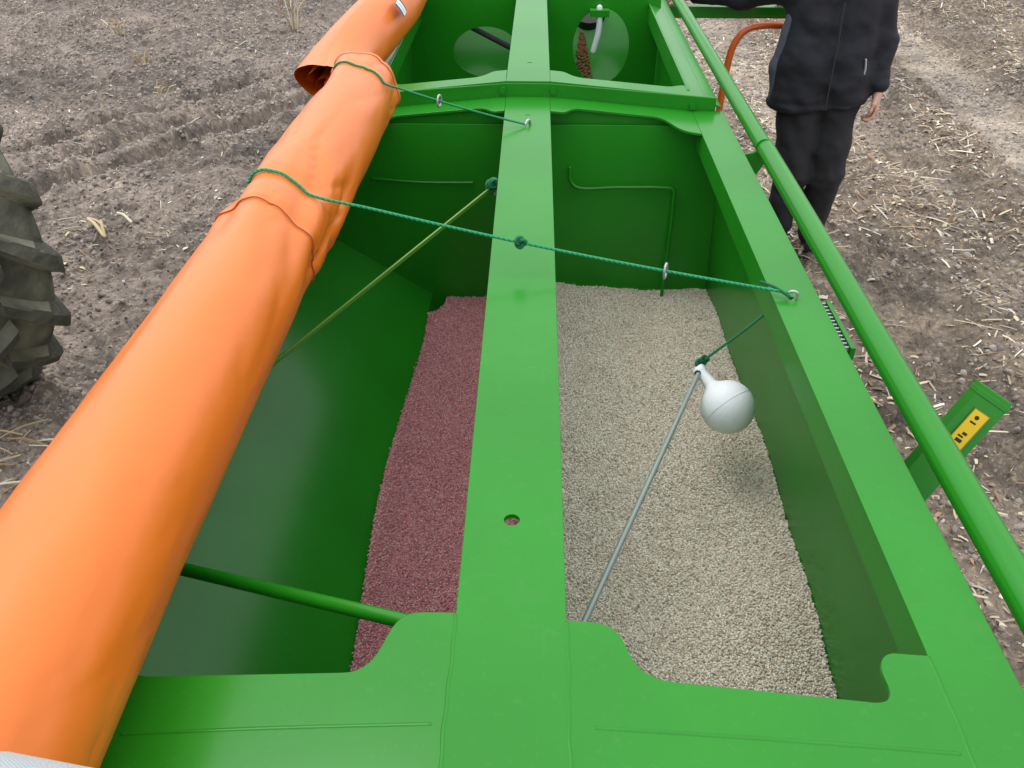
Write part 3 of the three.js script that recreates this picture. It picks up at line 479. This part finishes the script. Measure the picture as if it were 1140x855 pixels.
// ---------------------------------------------------------------- person
function surfaceNet(f, lo, hi, h) {
  const n = [0, 1, 2].map((k) => Math.ceil((hi[k] - lo[k]) / h) + 1), [nx, ny, nz] = n, D = new Float32Array(nx * ny * nz), id = new Int32Array(nx * ny * nz).fill(-1), P = [], I = [];
  const at = (i, j, k) => (k * ny + j) * nx + i;
  for (let k = 0; k < nz; k++) for (let j = 0; j < ny; j++) for (let i = 0; i < nx; i++) D[at(i, j, k)] = f(lo[0] + i * h, lo[1] + j * h, lo[2] + k * h);
  const E = [[0, 1], [2, 3], [4, 5], [6, 7], [0, 2], [1, 3], [4, 6], [5, 7], [0, 4], [1, 5], [2, 6], [3, 7]];
  for (let k = 0; k < nz - 1; k++) for (let j = 0; j < ny - 1; j++) for (let i = 0; i < nx - 1; i++) {
    const v = []; for (let c = 0; c < 8; c++) v.push(D[at(i + (c & 1), j + ((c >> 1) & 1), k + (c >> 2))]);
    let s = 0, x = 0, y = 0, z = 0;
    for (const [a, b] of E) if ((v[a] < 0) !== (v[b] < 0)) { const t = v[a] / (v[a] - v[b]); x += lerp(a & 1, b & 1, t); y += lerp((a >> 1) & 1, (b >> 1) & 1, t); z += lerp(a >> 2, b >> 2, t); s++; }
    if (s) { id[at(i, j, k)] = P.length / 3; P.push(lo[0] + (i + x / s) * h, lo[1] + (j + y / s) * h, lo[2] + (k + z / s) * h); }
  }
  const quad = (a, b, c, d, fl) => { if (a < 0 || b < 0 || c < 0 || d < 0) return; if (fl) I.push(a, c, b, a, d, c); else I.push(a, b, c, a, c, d); };
  for (let k = 1; k < nz - 1; k++) for (let j = 1; j < ny - 1; j++) for (let i = 1; i < nx - 1; i++) {
    const a = D[at(i, j, k)] < 0;
    if (a !== D[at(i + 1, j, k)] < 0) quad(id[at(i, j - 1, k - 1)], id[at(i, j, k - 1)], id[at(i, j, k)], id[at(i, j - 1, k)], !a);
    if (a !== D[at(i, j + 1, k)] < 0) quad(id[at(i - 1, j, k - 1)], id[at(i - 1, j, k)], id[at(i, j, k)], id[at(i, j, k - 1)], !a);
    if (a !== D[at(i, j, k + 1)] < 0) quad(id[at(i - 1, j - 1, k)], id[at(i, j - 1, k)], id[at(i, j, k)], id[at(i - 1, j, k)], !a);
  }
  const g = new THREE.BufferGeometry(); g.setAttribute('position', new THREE.Float32BufferAttribute(P, 3)); g.setIndex(I); g.computeVertexNormals(); return boxUV(g);
}
function capsule(p, a, b, ra, rb) { const bx = b[0] - a[0], by = b[1] - a[1], bz = b[2] - a[2], px = p[0] - a[0], py = p[1] - a[1], pz = p[2] - a[2]; const t = Math.min(1, Math.max(0, (px * bx + py * by + pz * bz) / (bx * bx + by * by + bz * bz + 1e-9))); return Math.hypot(px - bx * t, py - by * t, pz - bz * t) - (ra + (rb - ra) * t); }
const smin = (a, b, k) => { const h = Math.max(k - Math.abs(a - b), 0) / k; return Math.min(a, b) - h * h * k * 0.25; };
function sdf(bones, k, add) { return (x, y, z) => { const p = [x, y, z]; let d = 9; for (const b of bones) d = smin(d, capsule(p, b[0], b[1], b[2], b[3]), k); return add ? add(d, x, y, z) : d; }; }
{
  const o = thing('person', 'person in dark navy jacket and black trousers standing right of the hopper, arm on rail', 'person', [1.53, 0, -4.9]);
  // joints, local to the base; the person faces the camera (+z)
  const hipL = [0.10, 0.92, 0], hipR = [-0.09, 0.92, 0], knL = [0.108, 0.49, 0.05], knR = [-0.075, 0.49, 0.035], anL = [0.11, 0.09, -0.02], anR = [-0.09, 0.09, -0.01];
  const shL = [0.215, 1.47, -0.01], elL = [0.285, 1.18, -0.03], wrL = [0.292, 0.965, 0.045], shR = [-0.215, 1.47, -0.01], elR = [-0.43, 1.385, -0.16], wrR = [-0.67, 1.362, -0.262];
  const skin = new THREE.MeshPhysicalMaterial({ color: new THREE.Color().setRGB(0.56, 0.32, 0.24), roughness: 0.55, sheen: 0.2, bumpMap: bumpFine, bumpScale: 0.0006 });
  const core = [[[0.07, 1.0, 0], [0.10, 1.38, 0], 0.10, 0.11], [[-0.07, 1.0, 0], [-0.10, 1.38, 0], 0.10, 0.11], [hipL, knL, 0.075, 0.05], [hipR, knR, 0.075, 0.05], [knL, anL, 0.045, 0.03], [knR, anR, 0.045, 0.03], [shL, elL, 0.045, 0.036], [elL, wrL, 0.036, 0.027], [shR, elR, 0.045, 0.036], [elR, wrR, 0.036, 0.027], [[0, 1.45, 0], [0, 1.60, 0.015], 0.06, 0.055], [[-0.15, 1.46, 0], [0.15, 1.46, 0], 0.06, 0.06], [anL, [0.12, 0.05, 0.12], 0.035, 0.03], [anR, [-0.1, 0.05, 0.13], 0.035, 0.03]];
  const gCore = surfaceNet(sdf(core, 0.05), [-0.8, 0, -0.35], [0.4, 1.66, 0.2], 0.016);
  const head = [[[0, 1.70, -0.01], [0, 1.76, -0.015], 0.088, 0.092], [[0, 1.645, 0.035], [0, 1.70, 0.03], 0.045, 0.07], [[0, 1.70, 0.085], [0, 1.675, 0.108], 0.011, 0.016], [[0.083, 1.70, -0.01], [0.087, 1.675, -0.005], 0.016, 0.011], [[-0.083, 1.70, -0.01], [-0.087, 1.675, -0.005], 0.016, 0.011], [[-0.022, 1.637, 0.075], [0.022, 1.637, 0.075], 0.009, 0.009], [[0, 1.55, 0], [0, 1.65, 0.01], 0.055, 0.052], [[-0.04, 1.722, 0.072], [0.04, 1.722, 0.072], 0.012, 0.012]];
  const gHead = surfaceNet(sdf(head, 0.022, (d, x, y, z) => Math.max(d, -(Math.hypot(Math.abs(x) - 0.033, y - 1.702, z - 0.098) - 0.012))), [-0.12, 1.52, -0.13], [0.12, 1.88, 0.15], 0.006);
  const handBones = (w, dir, side, curl, thumb) => {    // dir: along the fingers, side: across the palm, curl: towards the palm side
    const P = (a, b, c) => [0, 1, 2].map((k) => w[k] + dir[k] * a + side[k] * b + curl[k] * c), B = [[P(-0.03, 0, 0), P(0.02, 0, 0), 0.026, 0.026]];
    for (let i = 0; i < 4; i++) { const s = (i - 1.5) * 0.0205, L = [0.036, 0.043, 0.040, 0.030][i]; B.push([P(0.01, s * 0.7, 0), P(0.085, s, 0.002), 0.016, 0.0125]); B.push([P(0.085, s, 0.002), P(0.085 + L, s * 1.05, 0.014), 0.0105, 0.0095]); B.push([P(0.085 + L, s * 1.05, 0.014), P(0.085 + L + 0.018, s * 1.02, 0.037), 0.0095, 0.0085]); B.push([P(0.085 + L + 0.018, s * 1.02, 0.037), P(0.085 + L + 0.016, s, 0.056), 0.0085, 0.0075]); }
    B.push([P(0.018, -0.024, 0.008), P(0.055, -0.048, 0.022), 0.016, 0.0125]); B.push([P(0.055, -0.048, 0.022), P(0.088, -0.05, 0.034), 0.0115, 0.0095]); B.push([P(0.088, -0.05, 0.034), P(0.108, -0.044, 0.04), 0.0095, 0.0075]); return B;
  };
  const nrm = (v) => { const l = Math.hypot(...v); return v.map((c) => c / l); };
  const hL = handBones([0.293, 0.94, 0.055], nrm([0.02, -1, 0.15]), nrm([0.1, -0.15, -1]), nrm([-1, 0, -0.1])), hR = handBones([-0.69, 1.358, -0.27], nrm([-1, -0.12, -0.25]), nrm([0.25, 0, -1]), nrm([0, -1, 0.1]));
  const box = (B, m) => { const lo = [9, 9, 9], hi = [-9, -9, -9]; for (const b of B) for (const q of [b[0], b[1]]) for (let k = 0; k < 3; k++) { lo[k] = Math.min(lo[k], q[k] - m); hi[k] = Math.max(hi[k], q[k] + m); } return [lo, hi]; };
  const gHands = [hL, hR].map((B) => surfaceNet(sdf(B, 0.007), ...box(B, 0.04), 0.004));
  const body = mesh('body', [gCore, gHead, ...gHands], skin, o);
  const navy = tex(256, (u, v) => { const n = pfbm(u, v, 5, 5); const k = 0.85 + 0.3 * n; return [0.08 * k, 0.085 * k, 0.125 * k]; }, true, 3), weave = tex(128, (u, v) => { const q = 0.5 + 0.25 * Math.sin(u * 2 * Math.PI * 32) + 0.25 * Math.sin(v * 2 * Math.PI * 32); return [q, q, q]; }, false, 12);
  const mj = new THREE.MeshPhysicalMaterial({ map: navy, roughness: 0.75, sheen: 0.3, bumpMap: weave, bumpScale: 0.001 });
  const mt = new THREE.MeshPhysicalMaterial({ color: new THREE.Color().setRGB(0.014, 0.014, 0.017), roughness: 0.85, sheen: 0.2, bumpMap: weave, bumpScale: 0.001 });
  const mg = new THREE.MeshPhysicalMaterial({ color: new THREE.Color().setRGB(0.075, 0.08, 0.11), roughness: 0.75, bumpMap: weave, bumpScale: 0.001 });
  const jb = [[[0.10, 0.90, 0.005], [0.09, 1.10, 0.0], 0.152, 0.148], [[-0.12, 0.90, 0.005], [-0.10, 1.10, 0.0], 0.152, 0.148], [[0.09, 1.10, 0], [0.11, 1.40, 0], 0.148, 0.132], [[-0.10, 1.10, 0], [-0.11, 1.40, 0], 0.148, 0.132], [[-0.17, 1.47, -0.01], [0.17, 1.47, -0.01], 0.085, 0.085], [shL, elL, 0.088, 0.072], [elL, [0.292, 0.985, 0.035], 0.072, 0.052], [shR, elR, 0.088, 0.072], [elR, wrR, 0.072, 0.05], [[0, 1.47, -0.005], [0, 1.585, 0.01], 0.1, 0.078]];
  const fold = (x, y, z, a) => a * (fbm(x * 9 + z * 5, y * 14 + x * 4, 3) * 1.2 + 0.5 * Math.sin(y * 38 + 5 * Math.sin(x * 9 + z * 7)) * vnoise(x * 6 + 9, y * 5, z * 6));
  const jf = sdf(jb, 0.045, (d, x, y, z) => { d += fold(x, y, z, 0.012); const arm = x > 0.245 || x < -0.30; if (!arm) { d = Math.max(d, 0.862 + 0.02 * Math.sin(x * 6) - y); d += 0.008 * Math.exp(-(((y - 0.895) / 0.012) ** 2)); } d = Math.max(d, -(capsule([x, y, z], [0, 1.56, 0.01], [0, 1.75, 0.03], 0.058, 0.06))); d = Math.max(d, -(capsule([x, y, z], [0, 0.80, 0], [0, 0.88, 0], 0.1, 0.1))); if (z > 0) d -= 0.005 * Math.exp(-((x / 0.012) ** 2)); return d; });
  const jacket = mesh('jacket', surfaceNet(jf, [-0.78, 0.80, -0.42], [0.42, 1.70, 0.24], 0.011), mj, o);
  mesh('zip', tube([V(0.0, 0.90, 0.163), V(0, 1.05, 0.159), V(0, 1.25, 0.153), V(0, 1.40, 0.14)], 0.004, 30, 6), M.dark, jacket);
  mesh('pocket_zip', tube([V(0.165, 1.03, 0.14), V(0.172, 1.08, 0.137), V(0.165, 1.13, 0.135)], 0.006, 14, 6), M.steel, jacket);
  const pf = sdf([[[-0.225, 0.90, 0.01], [-0.235, 1.06, 0.0], 0.045, 0.045], [[-0.235, 1.06, 0], [-0.205, 1.3, 0.02], 0.045, 0.045]], 0.03, (d, x, y, z) => d + fold(x, y, z, 0.006));
  const pan = mesh('side_panel', surfaceNet(pf, [-0.32, 0.82, -0.1], [-0.12, 1.4, 0.12], 0.009), mg, jacket); pan.userData.label = 'grey side panel of the jacket';
  const tb = [[[0.07, 0.95, 0], [-0.06, 0.95, 0], 0.13, 0.13], [[0.105, 0.90, 0], knL, 0.124, 0.098], [[-0.09, 0.90, 0], knR, 0.124, 0.098], [knL, [0.112, 0.10, -0.015], 0.09, 0.072], [knR, [-0.088, 0.10, -0.005], 0.09, 0.072]];
  const tf = sdf(tb, 0.02, (d, x, y, z) => Math.max(d + fold(x * 1.1, y * 0.8, z, 0.013) + 0.004 * Math.exp(-(((y - 0.46) / 0.01) ** 2)), 0.05 - y));
  mesh('trousers', surfaceNet(tf, [-0.3, 0.02, -0.2], [0.32, 1.1, 0.22], 0.011), mt, o);
  for (const [a, s] of [[anL, 1], [anR, -1]]) { const f = sdf([[[a[0], 0.055, a[2] - 0.05], [a[0] + s * 0.01, 0.045, a[2] + 0.10], 0.045, 0.045], [[a[0] + s * 0.01, 0.045, a[2] + 0.10], [a[0] + s * 0.016, 0.035, a[2] + 0.17], 0.045, 0.036], [a, [a[0], 0.16, a[2]], 0.045, 0.048]], 0.03, (d, x, y) => Math.max(d, 0.0 - y)); mesh('shoe', surfaceNet(f, [a[0] - 0.09, -0.02, a[2] - 0.13], [a[0] + 0.1, 0.24, a[2] + 0.25], 0.009), M.dark, o); }
  const hf = sdf([[[0, 1.75, -0.03], [0, 1.775, -0.02], 0.1, 0.1], [[0, 1.68, -0.06], [0, 1.74, -0.04], 0.06, 0.09]], 0.03, (d, x, y, z) => Math.max(d + 0.006 * fbm(x * 40, y * 20 + z * 20, 2), Math.min(z - 0.045, 0.2), (1.735 - y) * (z > 0 ? 1 : 0)));
  mesh('hair', surfaceNet(hf, [-0.13, 1.6, -0.16], [0.13, 1.9, 0.12], 0.009), new THREE.MeshStandardMaterial({ color: new THREE.Color().setRGB(0.05, 0.035, 0.025), roughness: 0.8 }), o);
  for (const s of [-1, 1]) { const e = new THREE.SphereGeometry(0.0125, 16, 12); e.translate(s * 0.033, 1.702, 0.088); mesh('eye', e, new THREE.MeshStandardMaterial({ color: 0xe8e4de, roughness: 0.3 }), body); }
}

// ---------------------------------------------------------------- litter on the field
function onGround(x, z) { return groundHeight(x, z); }
function strip(L, w, bend, n = 4) {                     // a bent shred with some thickness
  const g = new THREE.BoxGeometry(L, w * 0.22, w, n, 1, 1), p = g.attributes.position; for (let i = 0; i < p.count; i++) { const t = p.getX(i) / L; p.setY(i, p.getY(i) + bend * L * (0.25 - t * t)); p.setZ(i, p.getZ(i) * (1 - 0.5 * Math.abs(t)) + 0.1 * L * Math.sin(t * 4) * bend); } g.computeVertexNormals(); return g;
}
const litterMat = new THREE.MeshStandardMaterial({ color: 0xffffff, roughness: 0.8, side: THREE.DoubleSide });
function scatter(name, geos, n, place, colFn, sMin, sMax, tilt, label, category) {
  const o = thing(name, label, category); o.userData.kind = 'stuff';
  const per = Math.floor(n / geos.length), m = new THREE.Matrix4(), q = new THREE.Quaternion(), e = new THREE.Euler(), c = new THREE.Color();
  for (const g of geos) {
    const im = new THREE.InstancedMesh(g, litterMat, per); im.name = name + '_pieces'; im.castShadow = im.receiveShadow = true;
    for (let i = 0; i < per; i++) { const [x, z] = place(); const s = sMin + (sMax - sMin) * Math.pow(rnd(), 2.2); e.set(rr(-tilt, tilt), rnd() * 6.283, rr(-tilt, tilt)); q.setFromEuler(e); m.compose(V(x, onGround(x, z) + 0.005 * s, z), q, V(s, s * rr(0.8, 1.3), s * rr(0.7, 1.3))); im.setMatrixAt(i, m); const k = colFn(); c.setRGB(...k); im.setColorAt(i, c); }
    o.add(im);
  }
  return o;
}
const tan = () => { const t = rnd(), b = rr(0.55, 1.15); return t < 0.55 ? [0.56 * b, 0.47 * b, 0.33 * b] : t < 0.8 ? [0.68 * b, 0.62 * b, 0.52 * b] : [0.33 * b, 0.2 * b, 0.13 * b]; };
const soilCol = () => { const b = rr(0.8, 1.4); return [0.25 * b, 0.215 * b, 0.19 * b]; };
const spread = (x0, x1, z0, z1, keep) => () => { for (let t = 0; t < 40; t++) { const x = rr(x0, x1), z = -Math.pow(rnd(), 0.8) * (Math.abs(z0 - z1)) + z1; if (rnd() < keep(x, z)) return [x, z]; } return [rr(x0, x1), z0]; };
const rightKeep = (x, z) => { const t1 = Math.abs(x - 3.65 - 0.15 * Math.sin(z * 0.5)); return Math.max(0.05, Math.min(1, 0.38 + 1.5 * fbm(x * 2.2, z * 0.9, 3) + 0.4 * Math.sin(x * 8.4 + 1.6 * fbm(x, z, 2)))) * (t1 < 0.25 ? 0.15 : 1); };
const leftKeep = (x, z) => Math.max(0.05, Math.min(1, 0.4 + 1.5 * fbm(x * 1.6, z * 1.6 + 20, 3)));
const shreds = [strip(0.06, 0.012, 0.25), strip(0.09, 0.009, -0.3), strip(0.035, 0.018, 0.5), strip(0.13, 0.008, 0.12), strip(0.025, 0.014, 0.2, 2)];
scatter('straw_litter', shreds, 30000, spread(0.75, 6.8, -12.8, -1.2, rightKeep), tan, 0.22, 1.35, 0.35, 'short chopped pale maize straw littering the field on the right', 'straw');
scatter('straw_litter', shreds, 5000, spread(-7, -0.75, -12.8, -1.5, leftKeep), tan, 0.3, 1.1, 0.35, 'sparse bits of pale straw on the soil at the left', 'straw');
const lump = () => { const g = new THREE.IcosahedronGeometry(0.02, 1), p = g.attributes.position; const s = rnd() * 50; for (let i = 0; i < p.count; i++) { const k = 0.75 + 0.6 * vnoise(p.getX(i) * 60 + s, p.getY(i) * 60, p.getZ(i) * 60); p.setXYZ(i, p.getX(i) * k, p.getY(i) * k * 0.75, p.getZ(i) * k); } g.computeVertexNormals(); return g; };
scatter('soil_clods', [lump(), lump(), lump()], 52000, spread(-7, 6.8, -12.8, -1.2, (x, z) => 0.3 + fbm(x * 3, z * 3, 2)), soilCol, 0.12, 0.95, 3, 'loose brown soil crumbs and clods over the field', 'soil');
scatter('soil_clods', [lump(), lump()], 70000, spread(-7, 6.8, -12.8, -1.2, (x, z) => (x < 0 ? 0.6 : 0.35) + 0.8 * fbm(x * 2, z * 2, 2)), () => { const b = rr(0.45, 1.3); return [0.21 * b, 0.18 * b, 0.158 * b]; }, 0.1, 0.5, 3, 'fine grey brown soil crumbs sprinkled over the whole field', 'soil');
scatter('straw_litter', [strip(0.30, 0.009, 0.08, 6), strip(0.22, 0.011, -0.12, 6)], 900, spread(0.8, 6.8, -12.8, -1.2, rightKeep), tan, 0.5, 1.1, 0.15, 'long pale maize stalks lying loose on the right field', 'straw');
// standing maize stubble and loose stalks that can be picked out
function stubble(x, z, n, h, lean, label) {
  const o = thing('stubble_tuft', label, 'stubble', [x, groundHeight(x, z), z], 'maize stubble tufts');
  for (let i = 0; i < n; i++) { const a = rnd() * 6.28, l = h * rr(0.5, 1.1), r = rr(0, 0.06), k = rr(0.2, 1) * lean; const b = rr(0.6, 1.1), m = stubMats[Math.floor(rnd() * stubMats.length)]; mesh('stalk', tube([V(r * Math.cos(a), -0.03, r * Math.sin(a)), V((r + k * l * 0.4) * Math.cos(a), l * 0.5, (r + k * l * 0.4) * Math.sin(a)), V((r + k * l) * Math.cos(a + 0.3), l * (1 - 0.4 * k), (r + k * l) * Math.sin(a + 0.3))], rr(0.003, 0.007), 6, 5), m, o); }
}
const stubMats = [[0.50, 0.40, 0.24], [0.42, 0.32, 0.18], [0.6, 0.54, 0.42], [0.3, 0.2, 0.11]].map((c) => new THREE.MeshStandardMaterial({ color: new THREE.Color().setRGB(...c), roughness: 0.85 }));
for (const [x, z, n, h, l, t] of [[-2.55, -9.9, 12, 0.42, 0.6, 'tall pale dry stalk tuft at top, just left of the far tarpaulin'], [-3.25, -7.75, 9, 0.17, 0.8, 'short stubble tuft up left, above the tractor wheel'], [-1.72, -6.2, 10, 0.2, 0.9, 'brown stubble tuft in the rut left of the near tarpaulin'], [-4.3, -9.6, 8, 0.2, 0.9, 'small stubble tuft far up at the left picture edge'], [-1.5, -4.75, 8, 0.14, 0.9, 'reddish brown stubble tuft close beside the near tarpaulin'], [-3.0, -11.2, 8, 0.28, 0.5, 'thin upright stubble at the top edge left of the tarpaulin'], [-2.0, -8.3, 8, 0.15, 1.0, 'flattened stubble tuft beside the far tarpaulin end'], [-3.7, -8.6, 7, 0.15, 0.9, 'second small stubble tuft up left of the ruts']]) stubble(x, z, n, h, l, t);
function stalks(x, z, list, label) { const o = thing('loose_stalks', label, 'straw', [x, groundHeight(x, z) + 0.02, z]); for (const [dx, dz, L, a, r, m] of list) { const c = Math.cos(a), s = Math.sin(a); mesh('stalk', tube([V(dx - c * L / 2, 0.01, dz - s * L / 2), V(dx, 0.03, dz), V(dx + c * L / 2, 0.015, dz + s * L / 2)], r, 8, 6), stubMats[m], o); } }
stalks(-2.62, -4.9, [[0, 0, 0.3, 0.9, 0.011, 0], [0.05, 0.02, 0.26, 1.1, 0.010, 1], [-0.02, -0.06, 0.22, 0.7, 0.008, 0], [0.12, -0.14, 0.2, 0.8, 0.009, 2]], 'bundle of tan straw stalks lying right beside the tractor wheel');
{ const l = []; for (let i = 0; i < 22; i++) l.push([rr(-0.22, 0.3), rr(-0.16, 0.22), rr(0.1, 0.26), rr(-0.9, 0.4), rr(0.0025, 0.006), Math.floor(rnd() * 4)]); stalks(-2.05, -2.85, l, 'heap of pale straw stalks at the left edge below the tractor wheel'); }

renderer.render(scene, camera);
